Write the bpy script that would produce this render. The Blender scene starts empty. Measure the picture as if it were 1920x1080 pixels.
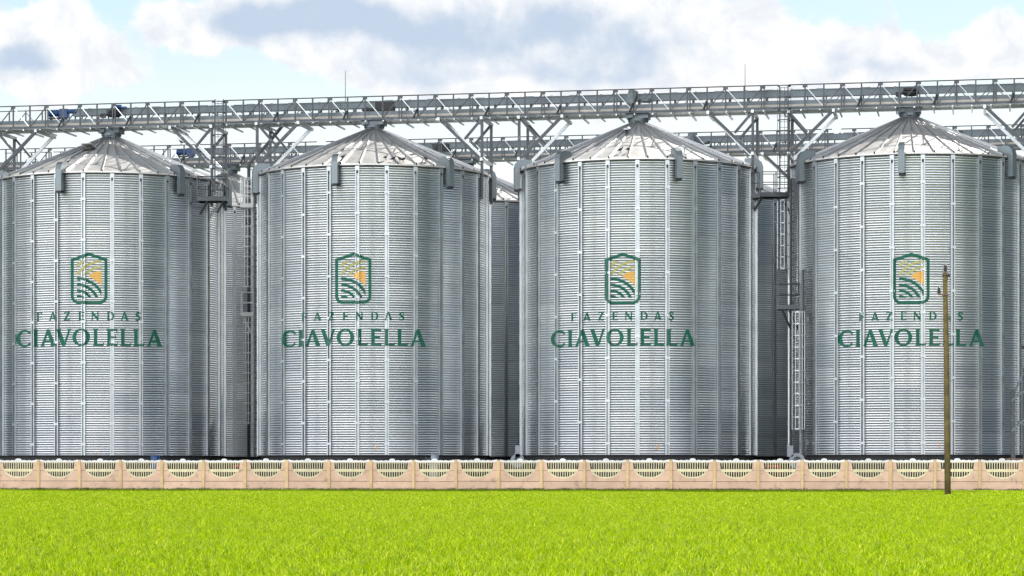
import bpy, bmesh, math, random
from mathutils import Vector, Matrix
from mathutils.geometry import tessellate_polygon
random.seed(7)
R_ = math.radians
sc = bpy.context.scene
COL = sc.collection

# ------------------------------------------------------------------ camera
F = 4800.0            # focal length in pixels of the 1920 px wide picture
HZ = 874.0            # horizon row
CH = 1.12             # camera height
cam = bpy.data.cameras.new('camera'); co = bpy.data.objects.new('camera', cam); COL.objects.link(co)
co.location = (0, 0, CH); co.rotation_euler = (R_(90), 0, 0)
cam.sensor_width = 36; cam.lens = F/1920*36; cam.shift_y = (HZ-540)/1920
cam.clip_start = 0.5; cam.clip_end = 9000
sc.camera = co

# ------------------------------------------------------------------ light
SUN_EL, SUN_AZ = 41.5, 33.0      # azimuth to the right of straight ahead
s = bpy.data.lights.new('sun', 'SUN'); s.energy = 5.0; s.angle = R_(0.5); s.color = (1, .95, .86)
so = bpy.data.objects.new('sun', s); COL.objects.link(so)
sd = Vector((math.sin(R_(SUN_AZ))*math.cos(R_(SUN_EL)), math.cos(R_(SUN_AZ))*math.cos(R_(SUN_EL)), math.sin(R_(SUN_EL))))
so.rotation_euler = sd.to_track_quat('Z', 'Y').to_euler(); so.location = sd*50
sc.view_settings.view_transform = 'Standard'; sc.view_settings.look = 'None'
sc.view_settings.exposure = 0.88; sc.view_settings.gamma = 1; sc.view_settings.use_curve_mapping = False

# ------------------------------------------------------------------ node helper
class NT:
    def __init__(s, tree): s.t = tree; s.t.nodes.clear()
    def n(s, typ, **kw):
        nd = s.t.nodes.new(typ)
        for k, v in kw.items():
            if k == 'ins':
                for a, b in v.items():
                    if isinstance(b, bpy.types.NodeSocket): s.t.links.new(b, nd.inputs[a])
                    else: nd.inputs[a].default_value = b
            else: setattr(nd, k, v)
        return nd
    def m(s, op, a, b=0.0, c=None, clamp=False):
        nd = s.t.nodes.new('ShaderNodeMath'); nd.operation = op; nd.use_clamp = clamp
        for i, v in enumerate([a, b, c]):
            if v is None: continue
            if isinstance(v, bpy.types.NodeSocket): s.t.links.new(v, nd.inputs[i])
            else: nd.inputs[i].default_value = v
        return nd.outputs[0]
    def mix(s, f, a, b, mode='MIX'):
        nd = s.t.nodes.new('ShaderNodeMix'); nd.data_type = 'RGBA'; nd.blend_type = mode
        for k, v in ((0, f), (6, a), (7, b)):
            if isinstance(v, bpy.types.NodeSocket): s.t.links.new(v, nd.inputs[k])
            else: nd.inputs[k].default_value = v if k == 0 else ((*v, 1) if len(v) == 3 else v)
        return nd.outputs[2]
    def ramp(s, f, lo, hi, a=0.0, b=1.0):
        nd = s.t.nodes.new('ShaderNodeMapRange'); nd.interpolation_type = 'SMOOTHSTEP'
        s.t.links.new(f, nd.inputs[0])
        for i, v in enumerate((lo, hi, a, b)): nd.inputs[i+1].default_value = v
        return nd.outputs[0]
    def noise(s, vec, scale, detail=4, rough=.55):
        nd = s.t.nodes.new('ShaderNodeTexNoise')
        if vec is not None: s.t.links.new(vec, nd.inputs['Vector'])
        nd.inputs['Scale'].default_value = scale; nd.inputs['Detail'].default_value = detail; nd.inputs['Roughness'].default_value = rough
        return nd.outputs[0]

# ------------------------------------------------------------------ sky
W = bpy.data.worlds.new('World'); sc.world = W; W.use_nodes = True
t = NT(W.node_tree)
WS = 0.1
sky = t.n('ShaderNodeTexSky', sky_type='NISHITA', sun_disc=False, sun_elevation=R_(SUN_EL), sun_rotation=R_(SUN_AZ), air_density=1.0, dust_density=1.5, ozone_density=1.2)
tc = t.n('ShaderNodeTexCoord').outputs['Generated']
sp = t.n('ShaderNodeSeparateXYZ', ins={0: tc})
yy = t.m('MAXIMUM', sp.outputs[1], 0.08)
u_ = t.m('DIVIDE', sp.outputs[0], yy); v_ = t.m('DIVIDE', sp.outputs[2], yy)
uv = t.n('ShaderNodeCombineXYZ', ins={0: u_, 1: v_}).outputs[0]
N1 = t.noise(uv, 38, 10, .6)
wn = t.n('ShaderNodeTexNoise', ins={'Vector': uv, 'Scale': 18.0, 'Detail': 5.0}).outputs['Color']
w2 = t.n('ShaderNodeVectorMath', operation='MULTIPLY_ADD', ins={0: wn, 1: (.05, .03, 0), 2: uv}).outputs[0]
w3 = t.n('ShaderNodeVectorMath', operation='SUBTRACT', ins={0: w2, 1: (.025, .015, 0)}).outputs[0]
sw = t.n('ShaderNodeSeparateXYZ', ins={0: w3}); uw, vw = sw.outputs[0], sw.outputs[1]
def blobs(lst):
    acc = None
    for (px, py, rx, ry, w) in lst:
        a = t.m('MULTIPLY', t.m('SUBTRACT', uw, (px-960)/F), F/rx); b = t.m('MULTIPLY', t.m('SUBTRACT', vw, (HZ-py)/F), F/ry)
        e = t.m('EXPONENT', t.m('MULTIPLY', t.m('ADD', t.m('MULTIPLY', a, a), t.m('MULTIPLY', b, b)), -1.0))
        acc = t.m('MULTIPLY', e, w) if acc is None else t.m('MULTIPLY_ADD', e, w, acc)
    return acc
white = blobs([(50, 80, 130, 75, 1), (110, 140, 110, 60, .9), (225, 120, 38, 26, .75), (300, 15, 60, 35, .6), (365, 45, 60, 35, .8), (330, 55, 50, 25, .6),
               (440, 15, 60, 35, .7), (560, 15, 120, 35, 1), (590, 88, 85, 42, 1), (740, 70, 100, 60, 1), (850, 120, 170, 70, 1.1), (1000, 90, 200, 100, 1.2), (1180, 90, 200, 110, 1.2),
               (1350, 110, 130, 90, 1.1), (1470, 110, 120, 55, 1.0), (1620, 110, 140, 60, 1.0), (1770, 115, 120, 50, 1.0), (1900, 90, 90, 60, 1.0), (700, 10, 300, 60, 1), (1150, 10, 250, 60, .8)])
grey = blobs([(20, 118, 60, 30, 1.0), (60, 135, 50, 14, .6), (500, 12, 130, 30, 1.1), (650, 25, 120, 34, .9), (800, 35, 120, 38, .8), (470, 60, 40, 30, .4), (900, 75, 120, 50, .6), (740, 110, 90, 40, .5), (860, 140, 110, 26, .45), (1060, 42, 80, 34, 1.0), (1175, 85, 80, 50, .9), (1010, 120, 70, 30, .35), (1150, 135, 110, 24, .5), (1290, 15, 60, 60, .3), (1350, 110, 40, 30, .4), (1580, 105, 45, 26, .5), (1640, 138, 110, 16, .45)])
alpha = t.ramp(t.m('ADD', white, t.m('MULTIPLY', t.m('SUBTRACT', N1, .5), 2.2)), .30, .66)
gk = t.m('MULTIPLY', t.ramp(t.m('ADD', grey, t.m('MULTIPLY', t.m('SUBTRACT', N1, .5), 1.8)), .0, 1.05), .9)
EXW = 1/ (2**0.88) / WS           # radiance that prints as white
def cc(r, g, b, k=1): return (r*EXW*k, g*EXW*k, b*EXW*k)
lowhaze = t.ramp(v_, .115, .19)      # paler towards the horizon
blue = t.mix(lowhaze, cc(.95, 1.0, 1.0, 1.02), cc(.67, .89, 1.0))
blue = t.mix(.12, blue, sky.outputs[0])
N5 = t.noise(w2, 55, 8, .62)
ccol = t.mix(gk, t.mix(t.ramp(N5, .35, .6), cc(.88, .915, .965), cc(1.06, 1.06, 1.06)), cc(.53, .65, .82))
front = t.mix(alpha, blue, ccol)
# unseen rest of the dome: broken cloud, shaped to light and darken the silo walls
N3 = t.noise(tc, 3.2, 7, .6)
N4 = t.noise(tc, 7.0, 5, .6)
bdir = t.m('ADD', t.m('MULTIPLY', sp.outputs[0], -math.sin(R_(26))), t.m('MULTIPLY', sp.outputs[1], -math.cos(R_(26))))
fillbank = t.ramp(bdir, .05, .62)      # unseen bright bank, added to light the silo walls by reflection
alpha2 = t.ramp(t.m('ADD', N3, t.m('MULTIPLY', t.m('SUBTRACT', fillbank, .45), .5)), .42, .58)
hz2 = t.ramp(t.m('ABSOLUTE', sp.outputs[2]), 0, .35)
skyb = t.mix(.88, sky.outputs[0], cc(.03, .085, .12))  # sky out of view, darkened for the reflections in the silo flanks
skyb = t.mix(t.m('MULTIPLY', t.m('SUBTRACT', 1.0, hz2), .1), skyb, cc(.15, .24, .30))
cloud2 = t.mix(t.ramp(N4, .35, .65), cc(.62, .66, .72), cc(.95, .94, .92))
cloud2 = t.mix(t.ramp(bdir, -.1, .45, 1.0, 0.0), cloud2, cc(.085, .12, .15))  # unseen side cloud dimmed to deepen the silo flanks
lowb = t.m('MULTIPLY', t.ramp(sp.outputs[2], .22, .60, 1.0, 0.0), t.ramp(bdir, .02, .80))
cloud2 = t.mix(lowb, cloud2, cc(4.5, 4.6, 4.7))  # low part of the added bank, brightened to reflect in the walls
back = t.mix(alpha2, skyb, cloud2)
wf = t.ramp(sp.outputs[1], .86, .955)
fin = t.mix(wf, back, front)
bg = t.n('ShaderNodeBackground', ins={0: fin, 1: WS})
t.n('ShaderNodeOutputWorld', ins={0: bg.outputs[0]})

# ------------------------------------------------------------------ materials
MATS = {}
def mat(name, col, rough=.6, metal=0.0, var=.12, scale=3.0, bump=0.0, bscale=40, dirt=None, coords='Object', spec=.5, rvar=.0):
    m = bpy.data.materials.new(name); m.use_nodes = True; t = NT(m.node_tree)
    c = t.n('ShaderNodeTexCoord').outputs[coords]
    oi = t.n('ShaderNodeObjectInfo')
    c = t.n('ShaderNodeVectorMath', operation='ADD', ins={0: c, 1: oi.outputs['Location']}).outputs[0]
    n1 = t.noise(c, scale, 6, .6)
    d = tuple(x*(1-var) for x in col); b = tuple(min(1, x*(1+var)) for x in col)
    cl = t.mix(t.ramp(n1, .3, .7), d, b)
    if dirt:
        n2 = t.noise(c, dirt[1], 7, .7)
        cl = t.mix(t.m('MULTIPLY', t.ramp(n2, dirt[2], dirt[2]+.16), dirt[3]), cl, dirt[0])
    cl = t.mix(1.0, cl, t.n('ShaderNodeCombineColor', ins={0: (q := t.m('MULTIPLY_ADD', oi.outputs['Random'], .16, .88)), 1: q, 2: q}).outputs[0], 'MULTIPLY')
    bs = t.n('ShaderNodeBsdfPrincipled', ins={'Base Color': cl, 'Metallic': metal, 'Roughness': rough})
    if rvar:
        n3 = t.noise(c, scale*4, 5)
        t.t.links.new(t.m('MULTIPLY_ADD', n3, rvar*2, rough-rvar), bs.inputs['Roughness'])
    if bump:
        nb = t.noise(c, bscale, 5)
        bp = t.n('ShaderNodeBump', ins={'Strength': bump, 'Distance': .02, 'Height': nb})
        t.t.links.new(bp.outputs[0], bs.inputs['Normal'])
    t.n('ShaderNodeOutputMaterial', ins={0: bs.outputs[0]})
    MATS[name] = m
    return m
def wallmat():
    m = bpy.data.materials.new('corrugated_steel'); m.use_nodes = True; t = NT(m.node_tree)
    c = t.n('ShaderNodeTexCoord').outputs['Object']
    at = t.n('ShaderNodeAttribute', attribute_name='tone')
    spc = t.n('ShaderNodeSeparateColor', ins={0: at.outputs['Color']})
    oi = t.n('ShaderNodeObjectInfo')
    c = t.n('ShaderNodeVectorMath', operation='ADD', ins={0: c, 1: oi.outputs['Location']}).outputs[0]
    st = t.n('ShaderNodeMapping', ins={'Vector': c, 'Scale': (1.6, 1.6, .12)}).outputs[0]
    streak = t.noise(st, 2.0, 6, .65)
    sp = t.noise(c, 1.1, 4, .5)
    base = t.mix(spc.outputs[0], (.64, .685, .74), (.85, .875, .91))
    base = t.mix(t.m('MULTIPLY', t.ramp(streak, .45, .75), .30), base, (.52, .54, .53))
    base = t.mix(t.m('MULTIPLY', t.ramp(sp, .5, .8), .25), base, (.64, .70, .70))
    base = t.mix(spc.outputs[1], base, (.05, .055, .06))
    r = t.m('MULTIPLY_ADD', streak, .08, .28)
    bs = t.n('ShaderNodeBsdfPrincipled', ins={'Base Color': base, 'Metallic': .98, 'Roughness': r})
    t.n('ShaderNodeOutputMaterial', ins={0: bs.outputs[0]}); return m
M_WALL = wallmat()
M_RIB = mat('galvanised_post', (.40, .43, .45), .40, .85, .10, 1.5, rvar=.06, dirt=((.45, .45, .44), 2.5, .55, .5))
M_ROOF = mat('roof_sheet', (.60, .585, .57), .46, .6, .10, 1.2, rvar=.08, dirt=((.48, .45, .41), 1.6, .52, .5))
M_SEAM = mat('roof_seam', (.42, .43, .45), .45, .8, .1, 2)
M_LIP = mat('reflected_beige_flange', (.42, .38, .34), .6, .2, .15, 2)  # beige reflected light put into the flange colour
M_DARK = mat('dark_trim', (.03, .03, .035), .7, 0, .2, 3)
M_STEEL = mat('structural_steel', (.062, .07, .08), .5, .55, .14, 1.3, rvar=.08, dirt=((.25, .25, .25), 3, .55, .5))
M_STEEL2 = mat('trough_sheet', (.105, .128, .145), .45, .5, .16, .8, rvar=.08, dirt=((.22, .22, .21), 2, .55, .5))
M_PALE = mat('pale_ladder_paint', (.62, .63, .64), .5, .2, .1, 4)
M_VENT = mat('vent_sheet', (.17, .20, .22), .45, .5, .06, 2)
M_FOUND = mat('foundation_shade', (.022, .022, .025), .8, 0, .3, 2)  # shade of the recessed base put into a near-black colour
M_PINK = mat('pink_concrete', (.70, .48, .345), .85, 0, .10, 1.5, bump=.25, bscale=60, coords='Object', dirt=((.30, .22, .17), 3.2, .53, .65))
M_CREAM = mat('cream_paint', (.74, .66, .43), .8, 0, .10, 6, bump=.15, dirt=((.50, .42, .26), 9, .56, .5))
M_POST = mat('ochre_post_paint', (.68, .50, .27), .85, 0, .12, 2.5, bump=.2, dirt=((.40, .33, .24), 6, .55, .5))
M_CREST = mat('whitewashed_crest', (.82, .81, .81), .8, 0, .10, 5, bump=.2, dirt=((.45, .43, .41), 7, .56, .5))
M_GREEN = mat('green_paint', (.005, .11, .07), .55, 0, .10, 5)
M_OLIVE = mat('olive_paint', (.42, .40, .17), .5, 0, .08, 5)
M_ORANGE = mat('orange_paint', (.72, .42, .11), .5, 0, .06, 5)
M_NUM = mat('faded_orange_paint', (.60, .32, .10), .6, 0, .25, 12)
M_BLUE = mat('blue_machine_paint', (.01, .05, .16), .45, 0, .2, 5)
M_WOOD = mat('weathered_wood', (.14, .105, .036), .85, 0, .3, 3, bump=.5, bscale=25, dirt=((.06, .045, .02), 8, .5, .7))
M_BLACK = mat('black_ceramic', (.015, .014, .016), .3, 0, .2, 5)
M_BIRD = mat('dark_feather', (.03, .03, .04), .7, 0, .3, 20)
M_RUST = mat('rusty_steel', (.20, .12, .09), .8, .2, .3, 4, bump=.3, dirt=((.10, .06, .05), 5, .5, .7))
M_RED = mat('red_paint', (.45, .05, .03), .5, 0, .15, 5)
M_GALV2 = mat('pale_housing_paint', (.22, .245, .28), .5, .3, .1, 3)
M_YARD = mat('yard_asphalt', (.05, .05, .05), .95, 0, .3, 1.5, bump=.4, bscale=30)
M_CONC = mat('concrete', (.34, .33, .31), .9, 0, .15, 2, bump=.3)

# ------------------------------------------------------------------ mesh builder
class MB:
    def __init__(s): s.v = []; s.f = []; s.mi = []; s.cur = 0
    def add(s, vs, fs):
        b = len(s.v); s.v += [tuple(p) for p in vs]
        for f in fs: s.f.append(tuple(b+i for i in f)); s.mi.append(s.cur)
    def box(s, c, size, rz=0.0, M=None):
        x, y, z = size[0]/2, size[1]/2, size[2]/2
        vs = [Vector((a*x, b*y, d*z)) for d in (-1, 1) for b in (-1, 1) for a in (-1, 1)]
        m = M if M is not None else Matrix.Rotation(rz, 3, 'Z')
        s.add([m@p+Vector(c) for p in vs], [(0, 2, 3, 1), (4, 5, 7, 6), (0, 1, 5, 4), (2, 6, 7, 3), (0, 4, 6, 2), (1, 3, 7, 5)])
    def beam(s, p, q, w, h=None, up=Vector((0, 0, 1))):
        p = Vector(p); q = Vector(q); h = h or w; d = (q-p); L = d.length; d.normalize()
        a = d.cross(up)
        if a.length < 1e-3: a = d.cross(Vector((0, 1, 0)))
        a.normalize(); b = a.cross(d)
        M = Matrix((a, d, b)).transposed()
        s.box((p+q)/2, (w, L, h), M=M)
    def tube(s, pts, r, n=8, cap=True):
        pts = [Vector(p) for p in pts]; rs = r if isinstance(r, (list, tuple)) else [r]*len(pts)
        rings = []
        for i, p in enumerate(pts):
            d = (pts[min(i+1, len(pts)-1)]-pts[max(i-1, 0)]).normalized()
            a = d.cross(Vector((0, 0, 1)))
            if a.length < .05: a = d.cross(Vector((0, 1, 0)))
            a.normalize(); b = a.cross(d).normalized()
            rings.append([p+(a*math.cos(2*math.pi*k/n)+b*math.sin(2*math.pi*k/n))*rs[i] for k in range(n)])
        vs = [x for r_ in rings for x in r_]; fs = []
        for i in range(len(rings)-1):
            for k in range(n): fs.append((i*n+k, i*n+(k+1) % n, (i+1)*n+(k+1) % n, (i+1)*n+k))
        if cap: fs.append(tuple(range(n-1, -1, -1))); fs.append(tuple((len(rings)-1)*n+k for k in range(n)))
        s.add(vs, fs)
    def lathe(s, prof, n=32, c=(0, 0, 0), a0=0.0):
        vs = []; fs = []
        for (r, z) in prof:
            for k in range(n):
                a = a0+2*math.pi*k/n; vs.append((c[0]+r*math.sin(a), c[1]-r*math.cos(a), c[2]+z))
        for i in range(len(prof)-1):
            for k in range(n): fs.append((i*n+k, i*n+(k+1) % n, (i+1)*n+(k+1) % n, (i+1)*n+k))
        s.add(vs, fs)
    def prism(s, outer, holes, P, Dv):
        """polygon with holes in 2D, P maps (x,y)->3D front point, Dv = thickness vector"""
        loops = [outer]+holes
        allp = [p for l in loops for p in l]
        tris = tessellate_polygon([[Vector((p[0], p[1], 0)) for p in l] for l in loops])
        n = len(allp); Dv = Vector(Dv)
        fr = [Vector(P(p[0], p[1])) for p in allp]; bk = [p+Dv for p in fr]
        fs = [tuple(tr) for tr in tris]+[tuple(n+i for i in reversed(tr)) for tr in tris]
        b = 0
        for l in loops:
            for i in range(len(l)):
                j = (i+1) % len(l); fs.append((b+i, b+j, n+b+j, n+b+i))
            b += len(l)
        s.add(fr+bk, fs)
    def mesh(s, name, mats, smooth=False):
        me = bpy.data.meshes.new(name); me.from_pydata(s.v, [], s.f); 
        if not isinstance(mats, (list, tuple)): mats = [mats]
        for m in mats: me.materials.append(m)
        me.polygons.foreach_set('material_index', s.mi)
        if smooth: me.polygons.foreach_set('use_smooth', [True]*len(me.polygons))
        me.update()
        bm = bmesh.new(); bm.from_mesh(me); bmesh.ops.recalc_face_normals(bm, faces=bm.faces); bm.to_mesh(me); bm.free()
        return me
    def build(s, name, mats, parent=None, smooth=False, loc=None):
        return link(name, s.mesh(name, mats, smooth), parent, loc)
def link(name, me, parent=None, loc=None, rz=0.0):
    o = bpy.data.objects.new(name, me); COL.objects.link(o)
    if parent is not None: o.parent = parent
    if loc is not None: o.location = loc
    if rz: o.rotation_euler = (0, 0, rz)
    return o
def thing(name, label, cat, loc=(0, 0, 0), group=None, rz=0.0):
    o = bpy.data.objects.new(name, None); COL.objects.link(o); o.empty_display_size = .5
    o.location = loc; o.rotation_euler = (0, 0, rz); o['label'] = label; o['category'] = cat
    if group: o['group'] = group
    return o
def tag(o, label, cat, group=None):
    o['label'] = label; o['category'] = cat
    if group: o['group'] = group
    return o
def at(px, py, Y): return Vector(((px-960)*Y/F, Y, CH+(HZ-py)*Y/F))

# ------------------------------------------------------------------ site geometry
A = R_(10.75); U = Vector((math.cos(A), -math.sin(A), 0)); NV = Vector((math.sin(A), math.cos(A), 0))
SILO_R = 5.85; ZB = 1.66; ZE = 15.92; ZA = 18.22; RC = .46
NC = 122; PITCH = (ZE-ZB)/NC; SEG = 8; AMP = .0122
FR = [(-20.95, 133.9), (-7.03, 130.7), (6.33, 128.3), (19.6, 126.2)]
PHASE = [0.3, -8.0, -0.4, -7.9]
P0 = Vector((6.33, 128.45, 0))
def G(tt, nn, z, base=P0): return base+U*tt+NV*nn+Vector((0, 0, z))
def t_of(px, nn, base=P0):
    k = (px-960)/F; q = base+NV*nn
    return (k*q.y-q.x)/(U.x-k*U.y)

# ------------------------------------------------------------------ silo meshes (shared)
NR = 26; STEP = 360/NR
def corr(i): return AMP*math.cos(2*math.pi*(i % SEG)/SEG)
def make_wall():
    cols = NR*6; rows = NC*SEG
    me = bpy.data.meshes.new('corrugated_wall')
    sn = [(math.sin(2*math.pi*k/cols), -math.cos(2*math.pi*k/cols)) for k in range(cols)]
    vs = []
    for i in range(rows+1):
        r = SILO_R+corr(i); z = ZB+PITCH*i/SEG
        vs += [(a*r, b*r, z) for a, b in sn]
    fs = []
    for i in range(rows):
        o = i*cols
        fs += [(o+k, o+(k+1) % cols, o+cols+(k+1) % cols, o+cols+k) for k in range(cols)]
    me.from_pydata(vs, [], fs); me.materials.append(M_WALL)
    me.polygons.foreach_set('use_smooth', [True]*len(fs))
    rnd = random.Random(3)
    at_ = me.color_attributes.new('tone', 'FLOAT_COLOR', 'POINT')
    ROW = 9*SEG; tones = {}
    buf = []; VALSHADE = [0, 0, 0, .4, 1, .4, 0, 0]      # groove shade painted into the sheet valleys as dark colour
    for i in range(rows+1):
        row = i//ROW; edge = (i % ROW) in (0, 1, 2)
        for k in range(cols):
            p = ((k+6*(row % 2))//12) % NR
            key = (row, p)
            if key not in tones:
                tones[key] = (min(1, max(0, rnd.gauss(.6, .22))), rnd.random())
            a, c = tones[key]
            # column of bolts down the middle of every second sheet: small dark heads
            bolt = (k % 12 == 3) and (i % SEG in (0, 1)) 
            buf += [a, max(.2 if edge else (.3 if bolt else 0.0), VALSHADE[i % SEG]), c, 1]
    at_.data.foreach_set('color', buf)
    me.update(); return me
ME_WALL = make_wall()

def make_rib(shift):
    b = MB(); w = .096; r0 = SILO_R+.012; r1 = SILO_R+.115; lip = .038
    def pt(x, r, z): return (x, -r, z)
    z0, z1 = ZB, ZE-.03
    prof = [(-w+lip, r1), (-w, r1), (-w, r0), (w, r0), (w, r1), (w-lip, r1)]
    th = .006
    for (xa, ra), (xb, rb) in zip(prof[:-1], prof[1:]):
        cx, cr = (xa+xb)/2, (ra+rb)/2
        if abs(xa-xb) > abs(ra-rb): b.box((cx, -cr, (z0+z1)/2), (abs(xa-xb)+th, th, z1-z0))
        else: b.box((cx, -cr, (z0+z1)/2), (th-.001, abs(ra-rb)-th, z1-z0-.004))
    z = z0+(.55 if shift else 1.57)
    while z < z1-.4:
        b.box((0, -(r1+.007), z), (.245, .022, .12))
        z += 2.045
    b.box((0, -(r1+.006), z1-.17), (.205, .010, .34))      # closed top plate
    b.cur = 1; b.box((0, -(r1+.002), z1-.42), (.09, .006, .1)); b.cur = 0
    return b.mesh('wall_post', [M_RIB, M_DARK])
ME_RIB = [make_rib(0), make_rib(1)]

def make_roof():
    b = MB(); n = 80
    re = SILO_R+.13; sl = (ZA-ZE)/(SILO_R-RC)
    def zr(r): return ZE+.02+(SILO_R-r)*sl
    rings = [re, 5.0, 4.05, 3.1, 2.1, 1.2, RC]
    prof = [(re, zr(re)-.09), (re, zr(re))]+[(r, zr(r)) for r in rings[1:]]
    b.lathe(prof, n)
    # lapped upper sheets: slightly raised ring edge
    b.lathe([(3.62, zr(3.62)+.002), (3.60, zr(3.6)+.022), (3.2, zr(3.2)+.004)], n)
    b.cur = 1
    for k in range(40):
        a = math.radians(9*k+4.5)
        d = Vector((math.sin(a), -math.cos(a), 0)); sd_ = Vector((math.cos(a), math.sin(a), 0))
        for w, h in ((.045, .075),):
            p = d*re; q = d*RC
            vs = []
            for pp, r in ((p, re), (q, RC)):
                for o, hh in ((-w, -.01), (-w*.5, h), (w*.5, h), (w, -.01)):
                    ww = o*(1 if r > 1 else .6)
                    vs.append(pp+sd_*ww+Vector((0, 0, zr(r)+hh)))
            b.add(vs, [(0, 1, 5, 4), (1, 2, 6, 5), (2, 3, 7, 6), (0, 3, 2, 1)])
    b.cur = 2
    for k in range(40):
        a = math.radians(9*k+4.5); d = Vector((math.sin(a), -math.cos(a), 0))
        b.box(d*(re-.02)+Vector((0, 0, zr(re)+.02)), (.06, .10, .10), rz=a)
    b.lathe([(re+.002, zr(re)-.085), (re+.002, zr(re)-.125), (SILO_R+.03, zr(re)-.125)], n)
    me = b.mesh('conical_roof', [M_ROOF, M_SEAM, M_DARK]); return me
ME_ROOF = make_roof()
def roof_z(r): return ZE+.02+(SILO_R-r)*(ZA-ZE)/(SILO_R-RC)

b = MB(); b.lathe([(RC+.02, ZA-.1), (RC+.02, 18.5), (RC-.03, 18.5)], 32); b.lathe([(RC+.06, 18.38), (RC+.06, 18.44), (RC+.01, 18.44), (RC+.01, 18.38), (RC+.06, 18.38)], 32)
b.box((-.08, -RC-.12, 18.40), (.28, .2, .12)); ME_COLLAR = b.mesh('roof_collar', M_STEEL2)
b = MB(); b.box((0, 0, 18.62), (1.12, .9, .24)); b.box((0, 0, 18.735), (1.22, 1.0, .02)); b.box((-.3, -.52, 18.6), (.22, .14, .16)); ME_HOPPER = b.mesh('inlet_hopper', M_STEEL2)
b = MB(); b.lathe([(SILO_R-.10, 0), (SILO_R-.10, ZB), (SILO_R-.3, ZB)], 96); b.lathe([(SILO_R+.02, ZB-.03), (SILO_R+.05, ZB-.03), (SILO_R+.05, ZB+.01), (SILO_R+.02, ZB+.01)], 96); ME_FOUND = b.mesh('foundation', M_FOUND)

def make_vent():
    b = MB(); w = .155
    pr = [(5.38, roof_z(5.38)-.02), (5.42, roof_z(5.42)+.26), (5.55, ZE+.43), (5.78, ZE+.47), (6.05, ZE+.42), (6.22, ZE+.27), (6.29, ZE+.05), (6.29, ZE-1.04), (6.02, ZE-1.04), (6.02, ZE-.06), (5.95, roof_z(5.95)-.02)]
    b.prism([(r, z) for r, z in pr], [], lambda x, y: (-w, -x, y), (2*w, 0, 0))
    b.box((0, -6.155, ZE-1.02), (.33, .30, .03)); b.box((0, -6.155, ZE+.02), (.322, .286, .03))
    me = b.mesh('roof_vent', M_VENT)
    return me
ME_VENT = make_vent()
b = MB(); b.box((0, -6.15, ZE-1.10), (.24, .24, .08)); b.box((.12, -6.0, ZE-1.05), (.14, .12, .12)); ME_VENTB = b.mesh('vent_outlet', M_DARK)

# ------------------------------------------------------------------ lettering
def ell(cx, cy, rx, ry, a0, a1, n=18): return [(cx+rx*math.cos(math.radians(a0+(a1-a0)*i/n)), cy+ry*math.sin(math.radians(a0+(a1-a0)*i/n))) for i in range(n+1)]
def stroke(path, w, closed=False):
    P = []
    pts = [path[0]]+list(path)+[path[-1]]
    for i in range(1, len(pts)-2):
        p0, p1, p2, p3 = pts[i-1], pts[i], pts[i+1], pts[i+2]
        for k in range(5):
            s_ = k/5
            P.append(tuple(.5*((2*p1[j])+(-p0[j]+p2[j])*s_+(2*p0[j]-5*p1[j]+4*p2[j]-p3[j])*s_**2+(-p0[j]+3*p1[j]-3*p2[j]+p3[j])*s_**3) for j in (0, 1)))
    P.append(path[-1]); Lf = []; Rt = []
    for i, p in enumerate(P):
        a = P[max(0, i-1)]; c = P[min(len(P)-1, i+1)]
        dx, dy = c[0]-a[0], c[1]-a[1]; l = math.hypot(dx, dy) or 1; e = w(i/(len(P)-1)) if callable(w) else w
        Lf.append((p[0]-dy/l*e/2, p[1]+dx/l*e/2)); Rt.append((p[0]+dy/l*e/2, p[1]-dx/l*e/2))
    return Lf+Rt[::-1]
stemL = [(0, 1), (.05, .94), (.065, .85), (.065, .15), (.05, .06)]
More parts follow.
